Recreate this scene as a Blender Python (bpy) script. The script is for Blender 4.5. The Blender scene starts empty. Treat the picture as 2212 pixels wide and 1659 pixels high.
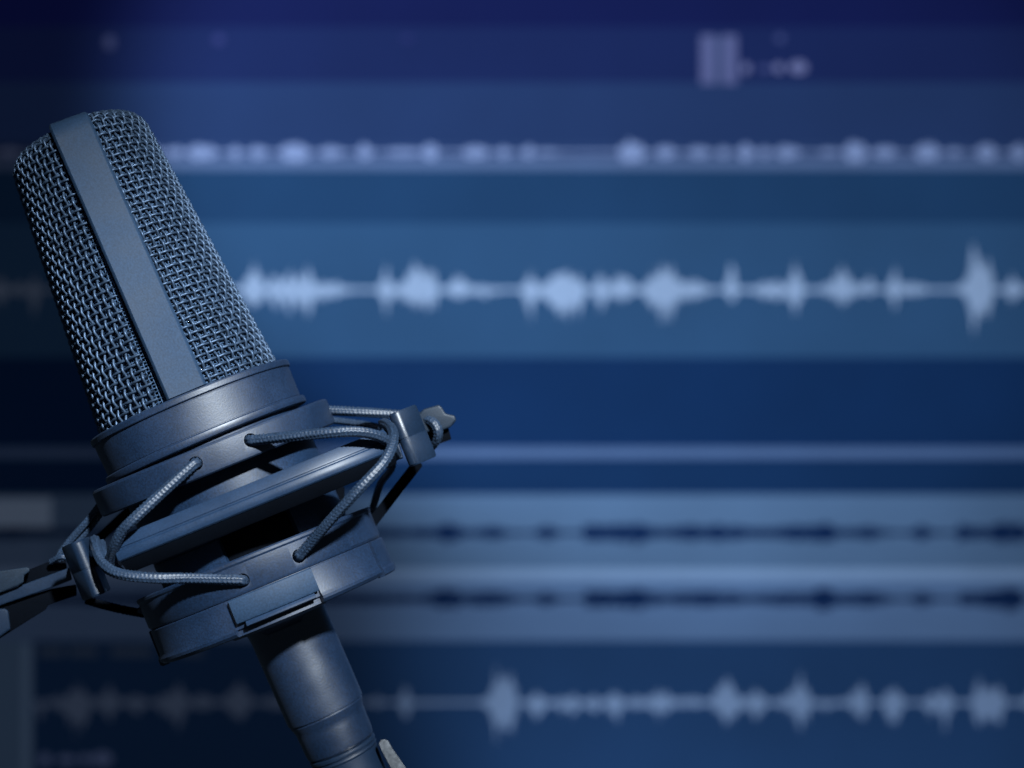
import bpy, bmesh, math, random
import numpy as np
from mathutils import Matrix, Vector

random.seed(7)
rng = np.random.default_rng(7)
scene = bpy.context.scene
COL = scene.collection
R = math.radians

# ------------------------------------------------------------------ units
# One "unit" below is 0.1333 mm, so that the microphone head is 53 mm across.
S = 0.0001333
DC = 3050.0            # camera to microphone axis, in units
LS = 6000.0            # microphone axis to the screen behind it, in units
SC = (DC + LS) / DC
A = R(23.55)           # lean of the microphone
ORG = Vector((-699.0, 0.0, -25.5))

# ------------------------------------------------------------------ camera
cam_d = bpy.data.cameras.new("camera")
cam = bpy.data.objects.new("camera", cam_d)
COL.objects.link(cam)
cam.location = (0, -DC * S, 0)
cam.rotation_euler = (R(90), 0, 0)
cam_d.sensor_width = 36.0
cam_d.lens = 36.0 * DC / 2212.0
cam_d.clip_start = 0.01
cam_d.clip_end = 50.0
cam_d.dof.use_dof = True
cam_d.dof.focus_distance = (DC - 185) * S
cam_d.dof.aperture_fstop = 7.2
scene.camera = cam

# ------------------------------------------------------------------ world
world = bpy.data.worlds.new("World")
scene.world = world
world.use_nodes = True
bg = world.node_tree.nodes["Background"]
bg.inputs[0].default_value = (0.42, 0.68, 1.0, 1)
bg.inputs[1].default_value = 0.026

# ------------------------------------------------------------------ lamps
def spot(name, loc, target, power, size, blend, soft, color):
    d = bpy.data.lights.new(name, 'SPOT')
    d.energy = power
    d.spot_size = size
    d.spot_blend = blend
    d.shadow_soft_size = soft
    d.color = color
    o = bpy.data.objects.new(name, d)
    COL.objects.link(o)
    o.location = loc
    v = Vector(target) - Vector(loc)
    o.rotation_euler = v.to_track_quat('-Z', 'Y').to_euler()
    return o

MC = Vector((-0.066, 0, -0.022))
KD = Vector((0.338, -0.759, 0.556)).normalized()
spot("key_lamp", MC + KD * 1.8, MC, 322.0, R(6.8), 0.20, 0.045, (0.84, 0.93, 1.0))
spot("added_screen_spot", (-0.80, -0.181, 0.50), (0.023, LS * S, 0.199), 79.0, 0.529, 0.40, 0.05, (0.45, 0.74, 1.0))  # added spot, no such source seen: pools light on the display, left stays dark
spot("added_screen_spot", (0.0, 0.256, -0.793), (0.421, LS * S, -0.124), 17.6, 1.356, 0.627, 0.05, (0.45, 0.74, 1.0))  # second added spot, brightens the lower right of the display

scene.view_settings.view_transform = 'Standard'
scene.view_settings.look = 'None'
scene.view_settings.exposure = 0.0
scene.view_settings.gamma = 1.0
scene.view_settings.use_curve_mapping = False
scene.cycles.max_bounces = 8
scene.cycles.sample_clamp_indirect = 4.0

# ------------------------------------------------------------------ materials
def lin(c):
    return tuple(((x / 255) / 12.92 if x / 255 <= 0.04045 else ((x / 255 + 0.055) / 1.055) ** 2.4) for x in c)

def new_mat(name):
    m = bpy.data.materials.new(name)
    m.use_nodes = True
    nt = m.node_tree
    return m, nt, nt.nodes["Principled BSDF"]

def paint(name, col, rough=0.5, spec=0.5, grain=0.25, scale=2600, bump=0.25, metal=0.0, wear=0.12, ior=1.5):
    m, nt, p = new_mat(name)
    L = nt.links.new
    tc = nt.nodes.new("ShaderNodeTexCoord")
    n1 = nt.nodes.new("ShaderNodeTexNoise"); n1.inputs["Scale"].default_value = scale; n1.inputs["Detail"].default_value = 3
    n2 = nt.nodes.new("ShaderNodeTexNoise"); n2.inputs["Scale"].default_value = 90; n2.inputs["Detail"].default_value = 6
    L(tc.outputs["Object"], n1.inputs["Vector"]); L(tc.outputs["Object"], n2.inputs["Vector"])
    mr = nt.nodes.new("ShaderNodeMapRange")
    mr.inputs["From Min"].default_value = 0.3; mr.inputs["From Max"].default_value = 0.7
    mr.inputs["To Min"].default_value = 1 - grain; mr.inputs["To Max"].default_value = 1 + grain
    L(n1.outputs["Fac"], mr.inputs["Value"])
    mr2 = nt.nodes.new("ShaderNodeMapRange")
    mr2.inputs["From Min"].default_value = 0.3; mr2.inputs["From Max"].default_value = 0.7
    mr2.inputs["To Min"].default_value = 1 - wear; mr2.inputs["To Max"].default_value = 1 + wear
    L(n2.outputs["Fac"], mr2.inputs["Value"])
    mul = nt.nodes.new("ShaderNodeMath"); mul.operation = 'MULTIPLY'
    L(mr.outputs[0], mul.inputs[0]); L(mr2.outputs[0], mul.inputs[1])
    vm = nt.nodes.new("ShaderNodeVectorMath"); vm.operation = 'SCALE'
    vm.inputs[0].default_value = col
    L(mul.outputs[0], vm.inputs["Scale"])
    L(vm.outputs[0], p.inputs["Base Color"])
    r2 = nt.nodes.new("ShaderNodeMapRange")
    r2.inputs["From Min"].default_value = 0.3; r2.inputs["From Max"].default_value = 0.7
    r2.inputs["To Min"].default_value = rough - 0.05; r2.inputs["To Max"].default_value = rough + 0.05
    L(n2.outputs["Fac"], r2.inputs["Value"]); L(r2.outputs[0], p.inputs["Roughness"])
    p.inputs["Specular IOR Level"].default_value = spec
    p.inputs["Metallic"].default_value = metal
    p.inputs["IOR"].default_value = ior
    if bump:
        b = nt.nodes.new("ShaderNodeBump"); b.inputs["Strength"].default_value = bump
        b.inputs["Distance"].default_value = 0.0001
        L(n1.outputs["Fac"], b.inputs["Height"]); L(b.outputs[0], p.inputs["Normal"])
    return m

M_PAINT = paint("satin_blue_black_paint", (0.0050, 0.0190, 0.052), rough=0.47, spec=0.85, grain=0.4, scale=2000, ior=1.57)
M_BODY = paint("matt_body_paint", (0.0075, 0.0225, 0.056), rough=0.52, spec=0.4, grain=0.4, scale=2000)
M_BARREL = paint("satin_barrel_paint", (0.0038, 0.0150, 0.042), rough=0.40, spec=1.0, grain=0.4, scale=2000, ior=1.68)
M_BAND = paint("satin_grey_blue_band", (0.0135, 0.036, 0.077), rough=0.64, spec=0.4, scale=2000)
M_WIRE = paint("woven_wire_metal", (0.058, 0.096, 0.160), rough=0.46, spec=0.5, grain=0.2, bump=0.0, metal=0.55)
M_FINE = paint("fine_wire_metal", (0.055, 0.105, 0.190), rough=0.55, spec=0.4, grain=0.2, bump=0.0, metal=0.3)
M_CORE = paint("dark_head_core", (0.002, 0.005, 0.010), rough=0.8, spec=0.2)
M_PLASTIC = paint("moulded_black_plastic", (0.006, 0.018, 0.043), rough=0.42, spec=0.9)
M_RAIL = paint("smooth_plastic_rail", (0.010, 0.029, 0.069), rough=0.47, spec=0.6, bump=0.1)
M_DARK = paint("dull_black_rubber_and_shade", (0.0009, 0.002, 0.0045), rough=0.8, spec=0.06)  # dull black parts; also painted shade on the rail underside and one cord
M_CORD = paint("braided_elastic_cord", (0.018, 0.036, 0.070), rough=0.48, spec=0.7, grain=0.6, scale=3000, bump=0.2)
M_LATCH = paint("rough_grey_latch", (0.125, 0.135, 0.15), rough=0.7, spec=0.3, grain=0.35, scale=900, bump=0.6)
M_KNOB = paint("grey_plastic_knob", (0.009, 0.020, 0.038), rough=0.55, spec=0.5)

LAMP_TINT = (0.45, 0.74, 1.0)
def screen_mat(name, rgb, y=620, gain=1.0, emit=0.085):
    """a patch of the matt display: its own colour, plus a faint glow of its own"""
    l = lin(rgb)
    e = 2.1 * np.interp(y, [30, 200, 430, 620, 870, 1150, 1250, 1420, 1600], [0.586, 0.589, 0.553, 0.525, 0.503, 0.505, 0.43, 0.31, 0.36])
    c = tuple(min(0.95, gain * l[i] / LAMP_TINT[i] / e) for i in range(3))
    m, nt, p = new_mat(name)
    tc = nt.nodes.new("ShaderNodeTexCoord")
    n = nt.nodes.new("ShaderNodeTexNoise"); n.inputs["Scale"].default_value = 9.0; n.inputs["Detail"].default_value = 3
    nt.links.new(tc.outputs["Object"], n.inputs["Vector"])
    mr = nt.nodes.new("ShaderNodeMapRange")
    mr.inputs["From Min"].default_value = 0.3; mr.inputs["From Max"].default_value = 0.7
    mr.inputs["To Min"].default_value = 0.92; mr.inputs["To Max"].default_value = 1.08
    nt.links.new(n.outputs["Fac"], mr.inputs["Value"])
    vm = nt.nodes.new("ShaderNodeVectorMath"); vm.operation = 'SCALE'
    vm.inputs[0].default_value = c
    nt.links.new(mr.outputs[0], vm.inputs["Scale"])
    nt.links.new(vm.outputs[0], p.inputs["Base Color"])
    p.inputs["Emission Color"].default_value = (c[0] * 0.55, c[1] * 0.74, c[2] * 0.92, 1)
    p.inputs["Emission Strength"].default_value = emit
    p.inputs["Roughness"].default_value = 0.85
    p.inputs["Specular IOR Level"].default_value = 0.15
    return m

# ------------------------------------------------------------------ object helpers
def link(name, me, mat, parent=None, smooth=True, angle=35):
    me.materials.append(mat)
    o = bpy.data.objects.new(name, me)
    COL.objects.link(o)
    if parent is not None:
        o.parent = parent
    if smooth:
        me.polygons.foreach_set("use_smooth", [True] * len(me.polygons))
        try:
            me.set_sharp_from_angle(angle=R(angle))
        except Exception:
            pass
    return o

def mesh_from(name, v, f):
    me = bpy.data.meshes.new(name)
    me.from_pydata([tuple(map(float, p)) for p in v], [], f)
    bm = bmesh.new(); bm.from_mesh(me)
    bmesh.ops.recalc_face_normals(bm, faces=bm.faces)
    bm.to_mesh(me); bm.free()
    return me

def fast_mesh(name, v, quads):
    """large quad meshes from numpy"""
    v = np.asarray(v, dtype=np.float32); q = np.asarray(quads, dtype=np.int32)
    me = bpy.data.meshes.new(name)
    me.vertices.add(len(v)); me.vertices.foreach_set("co", v.ravel())
    me.loops.add(q.size); me.loops.foreach_set("vertex_index", q.ravel())
    me.polygons.add(len(q))
    me.polygons.foreach_set("loop_start", np.arange(0, q.size, 4, dtype=np.int32))
    me.polygons.foreach_set("loop_total", np.full(len(q), 4, dtype=np.int32))
    me.update(calc_edges=True)
    return me

def thing(name, label, cat, matrix):
    o = bpy.data.objects.new(name, None)
    COL.objects.link(o)
    o.empty_display_size = 0.02
    o.matrix_world = matrix
    o["label"] = label
    o["category"] = cat
    return o

def lathe(name, prof, mat, parent, segs=160, a0=None, a1=None, closed=True, angle=30, lean=0.0):
    """revolve a closed outline of (radius, z) pairs about the local z axis; azimuth 0 faces the local -y side"""
    full = a0 is None
    if full:
        az = np.linspace(0, 2 * math.pi, segs, endpoint=False)
    else:
        az = np.linspace(R(a0), R(a1), max(4, int(segs * (a1 - a0) / 360)))
    n, m = len(az), len(prof)
    v, f = [], []
    for a in az:
        for r, z in prof:
            v.append((r * math.sin(a) * S, -r * math.cos(a) * S, (z + lean * r * math.cos(a)) * S))
    for i in range(n if full else n - 1):
        j = (i + 1) % n
        for k in range(m if closed else m - 1):
            l = (k + 1) % m
            f.append((i * m + k, j * m + k, j * m + l, i * m + l))
    if not full and closed:
        f.append(tuple(range(m))); f.append(tuple((n - 1) * m + k for k in reversed(range(m))))
    return link(name, mesh_from(name, v, f), mat, parent, angle=angle)

def catmull(P, step):
    P = [np.array(p, float) for p in P]
    P = [2 * P[0] - P[1]] + P + [2 * P[-1] - P[-2]]
    out = []
    for i in range(1, len(P) - 2):
        p0, p1, p2, p3 = P[i - 1:i + 3]
        n = max(2, int(np.linalg.norm(p2 - p1) / step))
        for t in np.linspace(0, 1, n, endpoint=False):
            out.append(0.5 * (2 * p1 + (p2 - p0) * t + (2 * p0 - 5 * p1 + 4 * p2 - p3) * t * t + (3 * p1 - p0 - 3 * p2 + p3) * t ** 3))
    out.append(P[-2])
    return np.array(out)

def frames(P):
    T = np.gradient(P, axis=0); T /= np.linalg.norm(T, axis=1)[:, None]
    n = np.cross(T[0], (0.3, 0.9, 0.2)); n /= np.linalg.norm(n)
    N = [n]
    for i in range(1, len(P)):
        n = N[-1] - T[i] * np.dot(N[-1], T[i]); N.append(n / np.linalg.norm(n))
    N = np.array(N)
    return T, N, np.cross(T, N)

def cord_mesh(name, P, r, sides=28, step=1.3, braid=0.15):
    P = catmull(P, step)
    T, N, B = frames(P)
    n = len(P)
    th = np.linspace(0, 2 * math.pi, sides, endpoint=False)
    ln = np.concatenate([[0], np.cumsum(np.linalg.norm(np.diff(P, axis=0), axis=1))])
    k = 2 * math.pi / 8.0
    TH, LN = np.meshgrid(th, ln)
    h = 0.6 * np.cos(7 * TH + 0.02 * LN) + 0.7 * np.cos(k * LN + 3.1416 * np.floor((7 * TH + 0.02 * LN) / 6.2832)) * (0.5 + 0.5 * np.cos(7 * TH + 0.02 * LN))
    rad = r * (1 + braid * h)
    V = P[:, None, :] + rad[:, :, None] * (np.cos(TH)[:, :, None] * N[:, None, :] + np.sin(TH)[:, :, None] * B[:, None, :])
    V = V.reshape(-1, 3) * S
    i = np.arange(n - 1)[:, None]; j = np.arange(sides)[None, :]
    q = np.stack([i * sides + j, (i + 1) * sides + j, (i + 1) * sides + (j + 1) % sides, i * sides + (j + 1) % sides], -1).reshape(-1, 4)
    me = fast_mesh(name, V, q)
    bm = bmesh.new(); bm.from_mesh(me); bm.verts.ensure_lookup_table()
    bm.faces.new([bm.verts[a] for a in range(sides)])
    bm.faces.new([bm.verts[(n - 1) * sides + a] for a in range(sides)])
    bmesh.ops.recalc_face_normals(bm, faces=bm.faces)
    bm.to_mesh(me); bm.free()
    return me

def prism(name, poly, d0, d1, mat, parent, to_local, bevel=2.0, segs=2):
    """outline of points in the plane of the microphone axis, given thickness in depth, with rounded edges"""
    bm = bmesh.new()
    a = [bm.verts.new(to_local(x, y, d0) * S) for x, y in poly]
    b = [bm.verts.new(to_local(x, y, d1) * S) for x, y in poly]
    bm.faces.new(a); bm.faces.new(list(reversed(b)))
    n = len(poly)
    for i in range(n):
        bm.faces.new((a[i], a[(i + 1) % n], b[(i + 1) % n], b[i]))
    bmesh.ops.recalc_face_normals(bm, faces=bm.faces)
    if bevel:
        bmesh.ops.bevel(bm, geom=list(bm.edges), offset=bevel * S, segments=segs, affect='EDGES', profile=0.6)
    me = bpy.data.meshes.new(name); bm.to_mesh(me); bm.free()
    return link(name, me, mat, parent, angle=40)

# local frames -------------------------------------------------------------
RY = Matrix.Rotation(-A, 4, 'Y')
MIC_M = Matrix.Translation(ORG * S) @ RY @ Matrix.Rotation(R(12), 4, 'Z')
TILT = R(1.5)
PIV = Vector((2, 0, -142))                      # on the microphone axis
PIV_W = ORG + (RY.to_3x3() @ PIV)
RM = Matrix.Rotation(-A + TILT, 4, 'Y')
MNT_M = Matrix.Translation(PIV_W * S) @ RM      # local z = -(k - 142)
RM3i = RM.to_3x3().inverted()

def W(x, y, d):
    """point at sheet position (x, y) and d units in front of the microphone axis, world units"""
    f = (DC - d) / DC
    return Vector(((x - 1106) * f, -d, (829.5 - y) * f))

def ML(x, y, d):
    return RM3i @ (W(x, y, d) - PIV_W)

# ================================================================== MICROPHONE
mic = thing("studio_microphone", "blue-black studio condenser microphone leaning left with a woven wire head", "microphone", MIC_M)

K0, K1 = 0.0, 606.0
def rad(z):                     # head radius at height z: a tapering cone with a rounded shoulder
    return 199.5 - 51.5 * (z / 604.0)

# outline of the head as an arc-length curve (radius, z)
FIL = 46.0
def head_curve(off=0.0, top=613.0, inner=20.0):
    pts = []
    zs = top + off - FIL - off
    for z in np.linspace(-12, zs, 60):
        pts.append((rad(z) + off, z))
    r0 = rad(zs)
    for t in np.linspace(0, math.pi / 2, 18)[1:]:
        pts.append((r0 - FIL + (FIL + off) * math.cos(t) - 2.0 * t, zs + (FIL + off) * math.sin(t)))
    re, ze = pts[-1]
    for t in np.linspace(0, 1, 14)[1:]:
        pts.append((re + (inner - re) * t, ze + 5 * t))
    P = np.array(pts)
    s = np.concatenate([[0], np.cumsum(np.linalg.norm(np.diff(P, axis=0), axis=1))])
    return s, P

def curve_eval(s, P, q):
    r = np.interp(q, s, P[:, 0]); z = np.interp(q, s, P[:, 1])
    e = 1.0
    r1 = np.interp(q + e, s, P[:, 0]); z1 = np.interp(q + e, s, P[:, 1])
    r2 = np.interp(q - e, s, P[:, 0]); z2 = np.interp(q - e, s, P[:, 1])
    tr, tz = r1 - r2, z1 - z2
    l = np.hypot(tr, tz) + 1e-9
    return r, z, tz / l, -tr / l          # outward normal (nr, nz)

def tube_rows(paths, wr, sides):
    """paths: list of (n,3) arrays; returns verts, quads"""
    V, Q, base = [], [], 0
    th = np.linspace(0, 2 * math.pi, sides, endpoint=False) + 0.4
    for P, NN in paths:
        T = np.gradient(P, axis=0); T /= np.linalg.norm(T, axis=1)[:, None] + 1e-12
        N = NN - T * np.sum(NN * T, axis=1)[:, None]; N /= np.linalg.norm(N, axis=1)[:, None] + 1e-12
        B = np.cross(T, N)
        n = len(P)
        v = P[:, None, :] + wr * (np.cos(th)[None, :, None] * N[:, None, :] + np.sin(th)[None, :, None] * B[:, None, :])
        V.append(v.reshape(-1, 3))
        i = np.arange(n - 1)[:, None]; j = np.arange(sides)[None, :]
        Q.append(base + np.stack([i * sides + j, (i + 1) * sides + j, (i + 1) * sides + (j + 1) % sides, i * sides + (j + 1) % sides], -1).reshape(-1, 4))
        base += n * sides
    return np.concatenate(V) * S, np.concatenate(Q)

def weave(name, mat, a0, a1, pitch, nround, wr, amp_a, amp_h, off, sides, per, jit=0.0, top=613.0):
    s, P = head_curve(off, top)
    smax = s[-1] - 25
    rows = int(smax / pitch)
    dth = 360.0 / nround
    i0, i1 = math.ceil(a0 / dth), math.floor(a1 / dth)
    paths = []
    for i in range(i0, i1 + 1):
        th0 = R(i * dth) + rng.normal(0, jit) * R(dth)
        ph = rng.normal(0, 0.08)
        # near the crown the wires run closer together: let every other one stop there
        qtop = smax if i % 2 == 0 else s[-1] - 75
        q = np.arange(0, qtop, pitch / per)
        r, z, nr, nz = curve_eval(s, P, q)
        h = amp_a * np.cos(math.pi * (q / pitch + i))
        th = th0 + R(dth) * 0.05 * np.sin(q / 55.0 + i * 1.7)
        rr = r + h * nr; zz = z + h * nz
        p = np.stack([rr * np.sin(th), -rr * np.cos(th), zz], 1)
        nn = np.stack([nr * np.sin(th), -nr * np.cos(th), nz], 1)
        paths.append((p, nn))
    for j in range(rows + 1):
        q0 = j * pitch + rng.normal(0, jit) * pitch
        a = np.radians(np.arange(a0, a1 + 1e-6, dth / per))
        q = np.full(len(a), q0) + 0.05 * pitch * np.sin(a * 9 + j)
        r, z, nr, nz = curve_eval(s, P, q)
        h = -amp_h * np.cos(math.pi * (np.degrees(a) / dth + j))
        rr = r + h * nr; zz = z + h * nz
        p = np.stack([rr * np.sin(a), -rr * np.cos(a), zz], 1)
        nn = np.stack([nr * np.sin(a), -nr * np.cos(a), nz], 1)
        paths.append((p, nn))
    V, Q = tube_rows(paths, wr, sides)
    me = fast_mesh(name, V, Q)
    return link(name, me, mat, mic, angle=180)

for a0, a1 in ((-168, -16.5), (12, 168)):
    weave("wire_mesh", M_WIRE, a0, a1, 16.3, 70, 2.95, 2.9, 2.0, -2.0, 6, 6, 0.05, 607.0 if a0 < 0 else 617.0)
for a0, a1 in ((-150, -11), (11, 150)):
    weave("inner_mesh", M_FINE, a0, a1, 7.4, 158, 1.6, 1.3, 1.0, -9.5, 4, 4, 0.03, 607.0 if a0 < 0 else 617.0)

# solid core inside the mesh
s_, P_ = head_curve(-22.0)
prof = [(r, z) for r, z in P_[::2]] + [(0.5, P_[-1][1]), (0.5, -12)]
lathe("capsule_housing", prof, M_CORE, mic, segs=96)

# band over the head
def head_band():
    zs = 578.0
    path = []
    for z in np.linspace(-9, zs - 12, 26):
        path.append((rad(z), z))
    r0 = rad(zs - 12); F = 45.0
    for t in np.linspace(0, math.pi / 2 * 0.985, 16)[1:]:
        path.append((r0 - F + F * math.cos(t), zs - 12 + F * math.sin(t)))
    zt = path[-1][1]
    half = path
    full = [(r, z) for r, z in half] + [(r, zt + 4 * (1 - abs(r) / half[-1][0])) for r in np.linspace(half[-1][0], -half[-1][0], 12)[1:-1]] + [(-r, z) for r, z in reversed(half)]
    C = np.array(full)
    T = np.gradient(C, axis=0); T /= np.linalg.norm(T, axis=1)[:, None]
    Nn = np.stack([T[:, 1], -T[:, 0]], 1)            # outward in the (toward-front, z) plane
    sec = [(-43, -16), (-42, 4.0), (-39.0, 9.0), (-36.5, 10.6), (36.5, 10.6), (39.0, 9.0), (42, 4.0), (43, -16)]
    v, f = [], []
    m = len(sec)
    for (c, nn) in zip(C, Nn):
        for x, h in sec:
            q = c + nn * h
            v.append((x * S, -q[0] * S, q[1] * S))
    n = len(C)
    for i in range(n - 1):
        for k in range(m):
            l = (k + 1) % m
            f.append((i * m + k, (i + 1) * m + k, (i + 1) * m + l, i * m + l))
    f.append(tuple(range(m))); f.append(tuple((n - 1) * m + k for k in range(m)))
    return link("head_band", mesh_from("head_band", v, f), M_BAND, mic, angle=28)
head_band()

lathe("collar", [(150, -14), (196, -11), (221, -10.6), (224.2, -12), (225.6, -14.5), (225.6, -23.5), (224.6, -25), (220.6, -25.6), (220.3, -28.6),
                 (221.4, -29.2), (219.6, -90), (219.6, -93.4), (218.6, -93.8), (218.6, -95.2), (224.5, -95.8), (227, -98), (227.6, -101),
                 (227.4, -108), (226, -111), (222, -112.6), (205, -114), (150, -114)], M_PAINT, mic, segs=220, angle=24)
lathe("body", [(120, -112), (206, -112), (207.5, -116), (207.5, -303), (206, -305), (120, -305)], M_BODY, mic, segs=160)
lathe("body_skirt", [(120, -305.5), (206, -305.5), (207.5, -307), (207.5, -398), (203, -404), (120, -404)], M_BODY, mic, segs=160, a0=27, a1=343)
lathe("recess_panel", [(110, -305.5), (192, -305.5), (192, -404), (110, -404)], M_DARK, mic, segs=160, a0=-18, a1=28)
lathe("connector_barrel", [(60, -470), (108, -494), (101, -503), (93, -514), (88.5, -528), (86.8, -545), (86.6, -640), (86.2, -736), (85.6, -740), (82.5, -741.5), (82.5, -744.5), (83.6, -745.5),
                           (79.2, -759), (77.8, -764), (77.8, -772), (76.6, -812), (75.4, -822), (71, -827), (60, -827)], M_BARREL, mic, segs=120, angle=22)

# ================================================================== CABLE PLUG
plug = thing("cable_plug", "dark cable plug pushed into the lower end of the microphone", "plug", MIC_M)
lathe("plug_shell", [(10, -828), (72, -828), (74.6, -830), (75, -834), (74.2, -837), (70.5, -838), (70.5, -840), (73.6, -841), (74, -845), (71.5, -849),
                     (70.5, -870), (68, -960), (62, -1000), (40, -1012), (10, -1012)], M_PLASTIC, plug, segs=110, angle=24)
lathe("cable", [(1, -1005), (24, -1005), (24, -1500), (1, -1500)], M_DARK, plug, segs=40)
MICi = MIC_M.inverted()
def PLo(x, y, d):
    return (MICi @ (W(x, y, d) * S)) / S
prism("release_latch", [(818, 1606), (822, 1599), (830, 1596.5), (838, 1600), (849, 1619), (873, 1653), (905, 1706), (880, 1718), (842, 1655), (824, 1622)],
      -16, 44, M_LATCH, plug, PLo, bevel=2.5, segs=2)

# ================================================================== SHOCK MOUNT
mount = thing("shock_mount", "dark spider shock mount with braided elastic cords clamped round the microphone", "shock mount", MNT_M)
def kz(k):
    return -(k - 142.0)

def drill(o, holes, r):
    """cut round holes through a ring, given azimuth (deg) and height"""
    bm = bmesh.new()
    for az, z in holes:
        a = R(az)
        n = Vector((math.sin(a), -math.cos(a), 0))
        mtx = Matrix.Translation((n * 255 + Vector((0, 0, z))) * S) @ n.to_track_quat('Z', 'Y').to_matrix().to_4x4()
        bmesh.ops.create_cone(bm, cap_ends=True, segments=28, radius1=r * S, radius2=r * S, depth=70 * S, matrix=mtx)
    me = bpy.data.meshes.new("cutter"); bm.to_mesh(me); bm.free()
    c = bpy.data.objects.new("cutter", me); COL.objects.link(c)
    c.parent = mount
    md = o.modifiers.new("b", 'BOOLEAN'); md.operation = 'DIFFERENCE'; md.object = c; md.solver = 'EXACT'
    bpy.context.view_layer.update()
    dg = bpy.context.evaluated_depsgraph_get()
    nm = bpy.data.meshes.new_from_object(o.evaluated_get(dg))
    o.modifiers.clear()
    old = o.data; o.data = nm; nm.name = old.name
    bpy.data.objects.remove(c)
    nm.set_sharp_from_angle(angle=R(30))

ring = lathe("upper_ring", [(238, kz(116)), (259, kz(115.5)), (263, kz(117)), (265.5, kz(121)), (265.5, kz(164)), (264, kz(171)), (260, kz(174)), (238, kz(174))],
             M_PAINT, mount, segs=180, lean=-0.025)
def az_of(x, y, rr):
    """azimuth and z where the sight line through sheet position (x, y) meets the ring of radius rr"""
    for d in np.arange(rr, -5, -0.5):
        p = ML(x, y, d)
        if math.hypot(p.x, p.y) <= rr:
            return math.degrees(math.atan2(p.x, -p.y)), p.z, d
    return 0, 0, 0
hu = [az_of(541, 951, 264), az_of(423, 1001, 264)]
hl = [az_of(646, 1201, 263), az_of(524, 1254, 263)]
drill(ring, [(h[0], h[1]) for h in hu], 14.0)

cup = lathe("lower_ring", [(212, kz(380)), (252, kz(369)), (262, kz(368)), (265, kz(371)), (265, kz(376)), (262.5, kz(380)), (262, kz(432)), (259, kz(437)),
                           (256, kz(438)), (256, kz(500)), (240, kz(508)), (100, kz(510)), (90, kz(490)), (212, kz(480))], M_PAINT, mount, segs=180, lean=0.052)
drill(cup, [(h[0], h[1]) for h in hl], 14.0)

BANDP = [(250, kz(438.8)), (261.5, kz(438.8)), (263, kz(441)), (263.5, kz(492)), (266, kz(497)), (268, kz(501)), (267.5, kz(507)), (262, kz(513)), (250, kz(515))]
CA = az_of(596, 1323, 265)[0]
for a0, a1, nm in ((-66, CA - 19.0, "clamp_shell"), (CA + 21.2, 70, "clamp_shell")):
    lathe(nm, BANDP, M_PAINT, mount, segs=170, a0=a0, a1=a1, lean=0.052)
lathe("clamp_shell", [(250, kz(438.8)), (262.5, kz(438.8)), (265, kz(441)), (265.5, kz(498)), (268.5, kz(503)), (268.5, kz(514)), (264, kz(517)), (250, kz(517))], M_PAINT, mount, segs=170, a0=72.0, a1=291.5, lean=0.052)
lathe("front_clip", [(252, kz(439.5)), (265.5, kz(439.5)), (268.5, kz(441.5)), (270, kz(446)), (270.5, kz(483)), (268.5, kz(488)), (252, kz(488))], M_BAND, mount, segs=240, a0=CA - 16.8, a1=CA + 20.6, lean=0.052)
lathe("clip_lip", [(250, kz(488.8)), (266, kz(488.8)), (269, kz(490)), (272.5, kz(494.5)), (272.5, kz(498.5)), (268, kz(501)), (250, kz(501))], M_RAIL, mount, segs=240, a0=CA - 13, a1=CA + 18, lean=0.052)
lathe("clip_neck", [(90, kz(492)), (249.5, kz(500.5)), (250, kz(514)), (235, kz(519)), (120, kz(526)), (92, kz(540)), (87.5, kz(540))], M_PAINT, mount, segs=200, a0=CA - 24, a1=CA + 24, lean=0.052)

# outer suspension frame: an oval hoop carrying two thick rails, edge on to the camera
OC, OA, OB, OE = 24.0, 386.0, 283.0, 3.0
def oval(s):
    u = min(1.0, abs((s - OC) / OA))
    return OB * (1 - u ** OE) ** (1 / OE)
KR = 265.0
def sweep(name, pts, sec, mat, parent, closed=False):
    """pts: (s, d) plan points; sec: (outward, z) section"""
    P = np.array(pts, float)
    if closed:
        T = np.roll(P, -1, 0) - np.roll(P, 1, 0)
    else:
        T = np.gradient(P, axis=0)
    T /= np.linalg.norm(T, axis=1)[:, None]
    N = np.stack([-T[:, 1], T[:, 0]], 1)
    m, n = len(sec), len(P)
    v, f = [], []
    for p, nn in zip(P, N):
        for o, z in sec:
            q = p + nn * o
            v.append((q[0] * S, -q[1] * S, (kz(KR) + z) * S))
    for i in range(n if closed else n - 1):
        j = (i + 1) % n
        for k in range(m):
            l = (k + 1) % m
            f.append((i * m + k, j * m + k, j * m + l, i * m + l))
    if not closed:
        f.append(tuple(range(m))); f.append(tuple((n - 1) * m + k for k in range(m)))
    me = mesh_from(name, v, f)
    return link(name, me, mat, parent, angle=26)

loop = []
for t in np.linspace(0, 2 * math.pi, 160, endpoint=False):
    c, s_n = math.cos(t), math.sin(t)
    loop.append((OC + OA * c, 262.0 * s_n))
sweep("outer_frame", [(x, y) for x, y in loop], [(-11, 0), (7, 0), (9, 3), (9, 19), (7, 22), (-11, 22)], M_DARK, mount, closed=True)
RSEC = [(-16, 37), (-2, 39), (3, 38.5), (14.5, 20), (14.8, 17.5), (13.6, 15.6), (14.0, 13.8), (17.5, 11), (19.5, 5), (19.8, -1), (18.5, -6), (15, -9), (-16, -9)]
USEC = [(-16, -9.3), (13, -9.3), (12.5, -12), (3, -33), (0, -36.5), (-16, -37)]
fr = [(s, oval(s)) for s in np.linspace(-188, 372, 70)]
sweep("front_rail", fr, RSEC, M_RAIL, mount)
sweep("rail_shaded_underside", fr, USEC, M_DARK, mount)  # lower face of the rail, its shade put into the dark colour
sweep("back_rail", [(s, -d) for s, d in reversed(fr)], RSEC, M_RAIL, mount)

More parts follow.
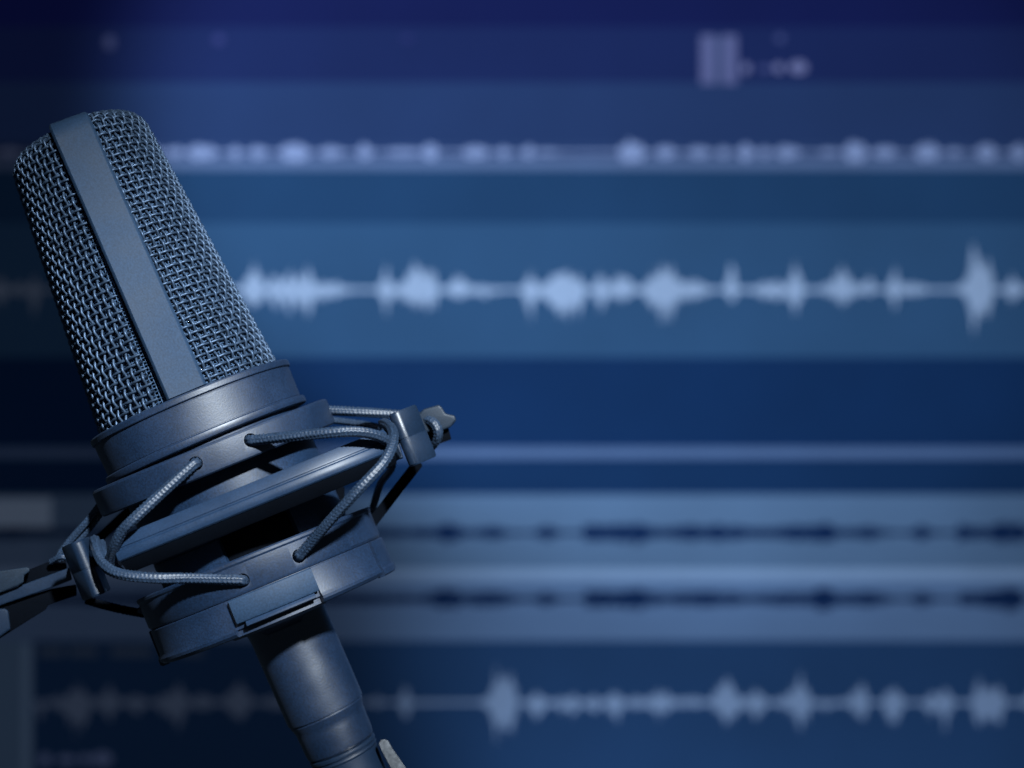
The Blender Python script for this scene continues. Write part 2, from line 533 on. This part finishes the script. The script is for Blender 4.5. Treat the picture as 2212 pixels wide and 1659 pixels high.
# cord posts at either end
def post(cx, cy, side, d):
    """upright block, rounded on the side that faces the ring"""
    w, dep, h = 58.0, 62.0, 59.0
    bm = bmesh.new()
    out = []
    rr = 24.0
    inner = -side
    pts = []
    for t in np.linspace(R(48), R(190), 14):                    # rounded nose towards the front and the ring
        pts.append((side * (-14 + 15 * math.cos(t)), 16 + 15 * math.sin(t)))
    pts += [(side * -29, -26), (side * -26, -30), (side * 24, -30), (side * 29, -27), (side * 30, -16), (side * 28.5, -12)]
    c = ML(cx, cy, d)
    levels = [(-h, -3), (-h + 4, 0), (-2.2, 0), (-1.2, -1.2), (1.2, -1.2), (2.2, 0), (h - 4, 0), (h, -3)]
    vs = []
    for z, ins in levels:
        ring_ = []
        for x, y in pts:
            l = math.hypot(x, y)
            q = (x + x / l * ins, y + y / l * ins)
            ring_.append(bm.verts.new(((c.x + q[0]) * S, (c.y - q[1]) * S, (c.z + z) * S)))
        vs.append(ring_)
    n = len(pts)
    for a, b in zip(vs[:-1], vs[1:]):
        for i in range(n):
            bm.faces.new((a[i], a[(i + 1) % n], b[(i + 1) % n], b[i]))
    bm.faces.new(vs[0]); bm.faces.new(list(reversed(vs[-1])))
    bmesh.ops.recalc_face_normals(bm, faces=bm.faces)
    me = bpy.data.meshes.new("cord_post"); bm.to_mesh(me); bm.free()
    return link("cord_post", me, M_PLASTIC, mount, angle=32)
post(891, 941, 1, 92)
post(180, 1231, -1, 190)
prism("post_bracket", [(165, 1205), (200, 1192), (222, 1250), (188, 1264)], 20, 165, M_DARK, mount, ML, bevel=2)
prism("post_bracket", [(868, 925), (905, 912), (920, 955), (885, 968)], -20, 66, M_DARK, mount, ML, bevel=2)

# hooks beyond the posts
prism("cord_hook", [(903, 896), (914, 884), (948, 874), (955, 880), (962, 893), (974, 896), (982, 897), (986, 908), (973, 923), (946, 934), (915, 934)], -46, 8, M_KNOB, mount, ML, bevel=5, segs=3)
prism("hook_stem", [(905, 925), (938, 926), (969, 925), (975, 949), (946, 960), (905, 965)], -50, -12, M_DARK, mount, ML, bevel=2)
prism("cord_hook", [(826, 930), (838, 917), (852, 918), (862, 958), (872, 990), (858, 992), (846, 985), (832, 962)], 20, 110, M_PLASTIC, mount, ML, bevel=4, segs=3)
prism("cord_hook", [(196, 1176), (206, 1172), (216, 1196), (240, 1218), (262, 1190), (270, 1214), (250, 1236), (226, 1240), (208, 1226)], 10, 62, M_DARK, mount, ML, bevel=3, segs=2)

# elastic cords
def cord(pts, r=10.0, mat=M_CORD, name="elastic_cord", **kw):
    P = [ML(*p) for p in pts]
    return link(name, cord_mesh(name, P, r, **kw), mat, mount, angle=180)
u1, u2 = hu[0][2], hu[1][2]
l1, l2 = hl[0][2], hl[1][2]
cord([(528, 953, u1 - 34), (541, 951, u1 + 1), (560, 949.5, u1 + 8), (648, 941, 262), (720, 934, 276), (766, 932, 272), (806, 938, 258), (834, 951, 232), (848, 968, 190), (856, 985, 120)])
cord([(640, 1208, l1 - 34), (646, 1201, l1 + 1), (657, 1188, l1 + 10), (715, 1122, 275), (760, 1073, 293), (793, 1038, 292), (826, 1003, 276), (845, 970, 246), (850, 942, 210), (844, 924, 160), (832, 915, 100), (826, 916, 40)])
cord([(690, 884, -20), (707, 886, -22), (760, 889, -26), (849, 895, -36), (900, 900, -30), (916, 904, -6), (936, 913, 12), (946, 932, 16), (942, 952, 4), (926, 968, -20), (900, 980, -40)])
cord([(700, 903, -110), (716, 907, -112), (782, 916, -90), (831, 927, -60), (850, 945, -50)], r=7.2)
cord([(850, 985, -50), (845, 1013, -60), (823, 1043, -75), (812, 1075, -90), (803, 1106, -110), (798, 1125, -120)], r=7.6)
cord([(436, 990, u2 - 34), (423, 1001, u2 + 1), (412, 1009, u2 + 10), (356, 1059, 292), (290, 1120, 312), (264, 1147, 308), (248, 1177, 292), (241, 1204, 266), (246, 1226, 236), (262, 1240, 180)])
cord([(537, 1256, l2 - 34), (524, 1254, l2 + 1), (508, 1252.5, l2 + 8), (403, 1249, 284), (341, 1249, 298), (280, 1244, 296), (244, 1234, 284), (222, 1215, 262), (211, 1193, 238), (207, 1178, 210), (204, 1166, 160)])
cord([(262, 1238, 222), (243, 1224, 240), (229, 1206, 232), (223, 1188, 208), (220, 1172, 160)], r=7.0)
cord([(236, 1066, 40), (223, 1082, 44), (192, 1122, 40), (154, 1165, 30), (132, 1194, 26), (124, 1212, 20)], r=7.6)
cord([(246, 1078, 20), (229, 1092, 22), (201, 1130, 24), (166, 1172, 20), (142, 1200, 16), (132, 1216, 10)], r=7.2)
cord([(110, 1214, 40), (126, 1205, 52), (138, 1203, 54), (152, 1212, 40)], r=6.0)
cord([(186, 1296, 10), (220, 1306, 8), (270, 1318, 6), (318, 1327, 6), (338, 1334, -10)], r=8.4, mat=M_DARK)  # back cord in shadow, painted dark instead of the cord colour
cord([(300, 1316, 26), (316, 1323, 28), (330, 1332, 10)], r=6.5)

# struts
def strut(p0, p1, w, t, name="support_strut"):
    a, b = ML(*p0), ML(*p1)
    u = (b - a).normalized()
    y = Vector((0, 1, 0)); n = u.cross(y).normalized()
    bm = bmesh.new()
    vs = []
    for p in (a, b):
        vs.append([bm.verts.new((p + n * (w / 2) * i + y * (t / 2) * j) * S) for i, j in ((-1, -1), (1, -1), (1, 1), (-1, 1))])
    for i in range(4):
        bm.faces.new((vs[0][i], vs[0][(i + 1) % 4], vs[1][(i + 1) % 4], vs[1][i]))
    bm.faces.new(vs[0]); bm.faces.new(list(reversed(vs[1])))
    bmesh.ops.recalc_face_normals(bm, faces=bm.faces)
    bmesh.ops.bevel(bm, geom=list(bm.edges), offset=2.5 * S, segments=2, affect='EDGES')
    me = bpy.data.meshes.new(name); bm.to_mesh(me); bm.free()
    return link(name, me, M_DARK, mount, angle=40)
strut((905, 998, -30), (800, 1134, -40), 23, 14)
strut((286, 1096, -150), (205, 1172, -120), 20, 14)
strut((735, 1050, -60), (735, 1085, -60), 18, 14, "cord_stop")

# swivel holder running off to the lower left
prism("swivel_arm", [(165, 1262), (166, 1286), (153, 1290), (103, 1308), (100, 1316), (60, 1341), (0, 1379), (-260, 1545), (-300, 1450), (0, 1306), (110, 1272)], -28, 34, M_DARK, mount, ML, bevel=3)
prism("swivel_arm", [(-260, 1384), (0, 1281), (112, 1240), (150, 1226), (156, 1252), (113, 1269), (0, 1308), (-260, 1420)], 8, 48, M_PLASTIC, mount, ML, bevel=3, segs=3)
prism("swivel_arm", [(40, 1240), (118, 1208), (140, 1204), (146, 1232), (62, 1262), (40, 1268)], -24, 20, M_DARK, mount, ML, bevel=2)
prism("locking_knob", [(-160, 1262), (0, 1233), (58, 1225), (65, 1228), (63, 1236), (52, 1243), (51, 1258), (40, 1265), (0, 1281), (-160, 1340)], 4, 62, M_KNOB, mount, ML, bevel=4, segs=3)
prism("pivot_bolt", [(-60, 1340), (-40, 1318), (8, 1314), (18, 1318), (23, 1360), (0, 1376), (-40, 1400)], 20, 58, M_PLASTIC, mount, ML, bevel=6, segs=3)

# ================================================================== SCREEN
SCR_Y = LS
scr = thing("editing_screen", "large out-of-focus blue screen showing rows of audio waveforms behind the microphone", "screen",
            Matrix.Translation((0, SCR_Y * S, 0)))
def sxy(x, y):
    return ((x - 1106) * SC * S, (829.5 - y) * SC * S)

def flat(name, polys, layer, mat):
    """flat picture element lying on the display, layer steps of 0.4 mm"""
    v, f = [], []
    y = -0.0004 * layer
    for poly in polys:
        b = len(v)
        for px, py in poly:
            X, Z = sxy(px, py)
            v.append((X, y, Z))
        f.append(tuple(range(b, b + len(poly))))
    me = mesh_from(name, v, f)
    return link(name, me, mat, scr, smooth=False)

def rect(x0, y0, x1, y1):
    return [(x0, y0), (x1, y0), (x1, y1), (x0, y1)]

X0, X1, YT, YB = -420, 2640, -260, 1960
def box(name, x0, y0, x1, y1, d0, d1, mat):
    a, b = sxy(x0, y1), sxy(x1, y0)
    v = [(x, y, z) for x in (a[0], b[0]) for y in (d0, d1) for z in (a[1], b[1])]
    f = [(0, 1, 3, 2), (4, 5, 7, 6), (0, 1, 5, 4), (2, 3, 7, 6), (0, 2, 6, 4), (1, 3, 7, 5)]
    return link(name, mesh_from(name, v, f), mat, scr, smooth=False)
box("display_panel", X0, YT, X1, YB, 0.0, 0.03, screen_mat("display_base", (20, 50, 92), 900))
for n, a in (("bezel", (X0 - 40, YT - 40, X1 + 40, YT)), ("bezel", (X0 - 40, YB, X1 + 40, YB + 40)), ("bezel", (X0 - 40, YT, X0, YB)), ("bezel", (X1, YT, X1 + 40, YB))):
    box(n, *a, -0.012, 0.035, M_DARK)

def band(y0, y1, rgb, name="track_band", layer=1, x0=X0, x1=X1, gain=1.0, emit=0.085):
    return flat(name, [rect(x0, y0, x1, y1)], layer, screen_mat("display_%d_%d" % (y0, layer), rgb, min(max((y0 + y1) / 2, 30), 1500), gain, emit))
band(YT, 58, (14, 23, 78), "menu_bar", emit=0.36)
band(58, 178, (22, 37, 90), "tool_bar", emit=0.26)
band(178, 312, (33, 56, 106), "ruler_bar", emit=0.20)
band(312, 345, (42, 66, 116), "overview_strip")
band(345, 366, (86, 114, 164), "divider_line")
band(366, 482, (30, 66, 112))
band(482, 772, (43, 81, 127))
band(772, 966, (14, 46, 94))
band(966, 990, (74, 104, 154), "divider_line")
band(990, 1068, (16, 48, 94))
band(1068, 1228, (80, 114, 158))
band(1228, 1252, (112, 146, 192), "divider_line")
band(1252, 1384, (76, 107, 152))
band(1384, YB, (25, 54, 96))

def wave(name, yc, pts, layer, mat, core=4.0, sharpen=False):
    """pts: (x, up, down); a filled envelope about the line yc with fine inner jaggedness"""
    pts = sorted(pts)
    if sharpen:
        pts = [(x, u * min(1.15, (u / 55.0) ** 0.55), d * min(1.15, (d / 55.0) ** 0.55)) for x, u, d in pts]
    xs = np.arange(pts[0][0], pts[-1][0], 2.6)
    px = [p[0] for p in pts]
    up = np.interp(xs, px, [p[1] for p in pts]); dn = np.interp(xs, px, [p[2] for p in pts])
    lo = 0.42 if sharpen else 0.6
    j = rng.uniform(lo, 1.12, len(xs)); j2 = np.clip(j + rng.normal(0, 0.15, len(xs)), lo, 1.15)
    up = np.maximum(core, up * j); dn = np.maximum(core, dn * j2)
    v, f = [], []
    y = -0.0004 * layer
    for x, u, d in zip(xs, up, dn):
        X, Z = sxy(x, yc - u); v.append((X, y, Z))
        X, Z = sxy(x, yc + d); v.append((X, y, Z))
    for i in range(len(xs) - 1):
        f.append((2 * i, 2 * i + 1, 2 * i + 3, 2 * i + 2))
    me = mesh_from(name, v, f)
    return link(name, me, mat, scr, smooth=False)

def rnd(x0, x1, h, gap=34):
    out, x = [], x0
    while x < x1:
        a = random.uniform(0.25, 1.0) * h
        out += [(x, a * random.uniform(.8, 1.1), a * random.uniform(.8, 1.1)), (x + gap * random.uniform(.35, .6), 0.2 * h, 0.2 * h)]
        x += gap * random.uniform(0.8, 1.5)
    return out

W1 = rnd(X0, 60, 50) + [(62, 8, 8), (75, 48, 72), (88, 10, 10)] + rnd(110, 500, 45) + [
    (525, 25, 25), (549, 60, 54), (568, 30, 30), (578, 14, 14), (594, 56, 62), (606, 20, 24), (627, 50, 58), (635, 22, 26), (644, 46, 54), (653, 22, 28), (664, 58, 66), (680, 22, 28), (722, 28, 30),
    (745, 16, 18), (782, 5, 5), (815, 8, 8), (835, 56, 58), (850, 14, 18), (872, 30, 34), (897, 60, 42), (915, 44, 40), (933, 54, 60), (948, 14, 14), (965, 14, 16), (993, 44, 32),
    (1015, 18, 18), (1053, 14, 24), (1085, 8, 10), (1125, 8, 8), (1146, 50, 66), (1162, 16, 22), (1180, 28, 36), (1204, 46, 52), (1218, 60, 76), (1232, 36, 46), (1248, 42, 58), (1264, 14, 16),
    (1282, 14, 18), (1297, 50, 58), (1312, 16, 18), (1330, 36, 32), (1350, 44, 38), (1372, 14, 14), (1392, 22, 24), (1412, 50, 52), (1432, 54, 60), (1450, 56, 64), (1466, 26, 28),
    (1500, 33, 33), (1520, 24, 26), (1540, 9, 10), (1565, 8, 8), (1579, 74, 46), (1592, 12, 12), (1625, 14, 14), (1666, 30, 34), (1700, 22, 26), (1718, 64, 58), (1734, 16, 20),
    (1765, 10, 10), (1795, 30, 24), (1821, 54, 40), (1845, 26, 24), (1862, 20, 18), (1878, 40, 22), (1896, 9, 9), (1915, 9, 9), (1931, 56, 48), (1946, 18, 18), (1971, 26, 24), (2010, 8, 10),
    (2050, 7, 7), (2078, 26, 22), (2092, 44, 46), (2101, 90, 88), (2110, 72, 66), (2124, 76, 64), (2138, 60, 52), (2148, 14, 14), (2166, 10, 10), (2188, 42, 42), (2205, 20, 18)] + rnd(2222, X1, 60)
M_WAVE = screen_mat("wave_pale", (146, 178, 224), 626, 1.0, 0.04)
wave("waveform", 626, W1, 2, M_WAVE, sharpen=True)

OV = [(1143, 12, 15), (1181, 25, 6), (1366, 27, 27), (1438, 20, 14), (1511, 22, 12), (1563, 10, 12), (1611, 14, 19), (1653, 12, 11), (1703, 25, 16), (1791, 18, 8), (1846, 23, 26), (1911, 22, 15),
      (2003, 25, 22), (2061, 12, 10), (2131, 18, 22), (2201, 15, 18), (436, 32, 17), (509, 9, 15), (559, 16, 14), (637, 32, 20), (717, 24, 12), (789, 12, 19), (872, 35, 8), (930, 14, 22),
      (1028, 28, 14), (1088, 12, 12), (380, 20, 10), (330, 16, 14), (20, 24, 9), (-60, 22, 14), (2290, 24, 18), (2380, 20, 12)]
pts = []
for x, w, h in OV:
    pts += [(x - w - 4, 2.5, 2.5), (x - w * .55, h * .9, h * .9), (x, h, h), (x + w * .55, h * .85, h * .85), (x + w + 4, 2.5, 2.5)]
wave("waveform", 329, pts, 2, screen_mat("wave_overview", (124, 150, 204), 330, 1.1), core=2.0)

def hp(l, sx, k=0.3):
    return [(sx + .3 * p[0], p[1] * k, p[1] * k) for p in l]
DW1 = hp([(0, 34), (150, 40), (290, 74), (400, 36), (500, 34), (620, 52), (730, 18), (850, 6), (900, 20), (980, 62), (1060, 30), (1120, 8), (1240, 8), (1262, 64), (1300, 70), (1450, 60), (1640, 82), (1720, 46), (1850, 36), (1950, 52), (2050, 58), (2130, 46)], 885) + \
      hp([(0, 62), (150, 50), (300, 38), (450, 44), (600, 70), (700, 55), (800, 82), (870, 30), (1000, 40), (1110, 52), (1250, 18), (1350, 8), (1420, 30), (1475, 62), (1560, 20), (1640, 8), (1725, 8), (1745, 72), (1850, 46), (1950, 46), (2060, 80), (2180, 84)], 1548)
DW1 = [(x, h, h) for x, h in [(X0, 12), (-60, 16), (20, 14), (110, 10), (250, 12), (400, 14), (600, 12), (790, 12), (850, 10)]] + DW1 + rnd(2215, X1, 20)
M_WDARK = screen_mat("wave_dark", (12, 40, 88), 1200, 0.9)
wave("waveform", 1151, DW1, 2, M_WDARK)
DW2 = hp([(0, 30), (150, 40), (280, 84), (400, 42), (620, 58), (800, 22), (900, 24), (980, 56), (1080, 22), (1150, 8), (1250, 8), (1272, 64), (1400, 58), (1650, 82), (1720, 50), (1850, 36), (2000, 52)], 885) + \
      hp([(0, 56), (200, 32), (430, 46), (650, 50), (790, 90), (870, 35), (1100, 56), (1300, 14), (1400, 20), (1475, 56), (1580, 16), (1730, 8), (1760, 54), (1900, 46), (2100, 90), (2190, 74)], 1548)
DW2 = [(x, h, h) for x, h in [(X0, 12), (-60, 16), (20, 10), (110, 10), (250, 12), (400, 14), (600, 12), (790, 12), (850, 10)]] + DW2 + rnd(2215, X1, 20)
wave("waveform", 1294, DW2, 2, M_WDARK)

W3r = [(0, 8, 8), (30, 38, 34), (60, 12, 12), (100, 14, 16), (125, 70, 84), (145, 20, 24), (250, 14, 18), (300, 8, 8), (370, 12, 14), (410, 44, 46), (430, 118, 140), (446, 96, 96), (488, 100, 98), (505, 14, 14),
       (530, 20, 24), (560, 48, 68), (600, 30, 40), (625, 18, 22), (650, 34, 50), (672, 26, 36), (690, 44, 62), (722, 12, 12), (760, 40, 60), (790, 12, 14), (835, 62, 82), (860, 16, 22), (880, 24, 34), (905, 40, 36),
       (930, 24, 30), (980, 64, 66), (1030, 26, 28), (1110, 32, 30), (1150, 20, 22), (1180, 60, 50), (1200, 100, 92), (1225, 70, 70), (1255, 26, 36), (1285, 46, 50), (1310, 58, 68), (1350, 14, 16), (1395, 30, 34), (1430, 66, 62), (1460, 94, 90), (1482, 62, 70), (1500, 18, 22),
       (1545, 18, 42), (1590, 14, 16), (1630, 40, 42), (1670, 82, 76), (1692, 16, 18), (1735, 18, 22), (1755, 60, 76), (1780, 56, 74), (1815, 16, 16), (1865, 14, 18), (1885, 26, 52), (1905, 64, 66), (1925, 22, 26), (1950, 90, 110), (1975, 14, 16), (2035, 18, 20),
       (2052, 90, 96), (2080, 76, 88), (2100, 60, 70), (2128, 74, 88), (2150, 16, 20), (2212, 24, 24)]
W3 = [(796 + .64 * x, .64 * u, .64 * d) for x, u, d in W3r]
W3 = [(74, 6, 6), (85, 14, 46), (102, 10, 12), (122, 28, 26), (140, 16, 30), (165, 48, 68), (185, 34, 58), (200, 8, 8), (238, 42, 42), (262, 14, 14), (300, 28, 36), (325, 8, 8), (372, 34, 44), (388, 48, 60), (410, 14, 14),
      (440, 30, 30), (470, 10, 10), (520, 50, 46), (548, 12, 12), (600, 26, 26), (640, 10, 10), (700, 30, 30), (760, 12, 12)] + W3 + rnd(2232, X1, 60)
wave("waveform", 1517, W3, 2, screen_mat("wave_lower", (104, 132, 174), 1517, 1.0, 0.055), sharpen=True)

# left-hand headers, label box, meter, small illegible captions
flat("track_header", [rect(X0, 1384, 72, YB)], 3, screen_mat("header_low", (62, 90, 124), 1500, 1.0, 0.12))
flat("header_edge", [rect(50, 1390, 68, YB)], 4, screen_mat("header_edge", (80, 110, 146), 1500, 1.0, 0.12))
flat("track_label", [rect(X0, 1076, 112, 1138)], 3, screen_mat("label_box", (150, 186, 230), 1100, 1.0))
flat("track_label", [rect(X0, 1170, 100, 1228)], 3, screen_mat("label_low", (84, 116, 160), 1200))
M_TEXT = screen_mat("caption", (112, 124, 180), 150)
M_TEXT2 = screen_mat("caption_dim", (66, 80, 140), 150)
M_TEXT3 = screen_mat("caption_left", (66, 90, 124), 1400, 1.0, 0.06)
flat("level_meter", [rect(1513, 76, 1543, 182)], 2, screen_mat("meter", (92, 104, 160), 130))
flat("level_meter", [rect(1543, 78, 1562, 182)], 2, screen_mat("meter_mid", (66, 82, 132), 130))
flat("level_meter", [rect(1562, 76, 1592, 182)], 2, screen_mat("meter_b", (92, 104, 160), 130))
def blob(x, y, w, h):
    return [(x + w * math.cos(t), y + h * math.sin(t)) for t in np.linspace(0, 2 * math.pi, 12, endpoint=False)]
for bx, by, bw, bh, m_ in ((1611, 148, 9, 12, M_TEXT), (1652, 149, 16, 7, M_TEXT2), (1681, 147, 10, 11, M_TEXT), (1724, 146, 20, 14, M_TEXT)):
    flat("caption_mark", [blob(bx, by, bw, bh)], 2, m_)
flat("toolbar_icon", [blob(237, 92, 12, 15)], 2, screen_mat("icon_a", (84, 98, 156), 90))
flat("toolbar_icon", [blob(473, 86, 12, 11)], 2, screen_mat("icon_b", (50, 60, 124), 90))
flat("toolbar_icon", [blob(880, 84, 14, 9)], 2, screen_mat("icon_c", (36, 46, 108), 90))
flat("toolbar_icon", [blob(1685, 83, 10, 9)], 2, M_TEXT2)
for cx0, cx1 in ((84, 140), (150, 212), (240, 330), (390, 440)):
    flat("caption_line", [rect(cx0, 1397, cx1, 1417)], 3, M_TEXT3)
M_CAPL = screen_mat("caption_low", (84, 108, 156), 1600, 1.0, 0.12)
for bx, by, bw, bh in ((98, 1640, 13, 14), (145, 1640, 22, 9), (186, 1639, 12, 11), (222, 1638, 22, 15)):
    flat("caption_mark", [blob(bx, by, bw, bh)], 3, M_CAPL)
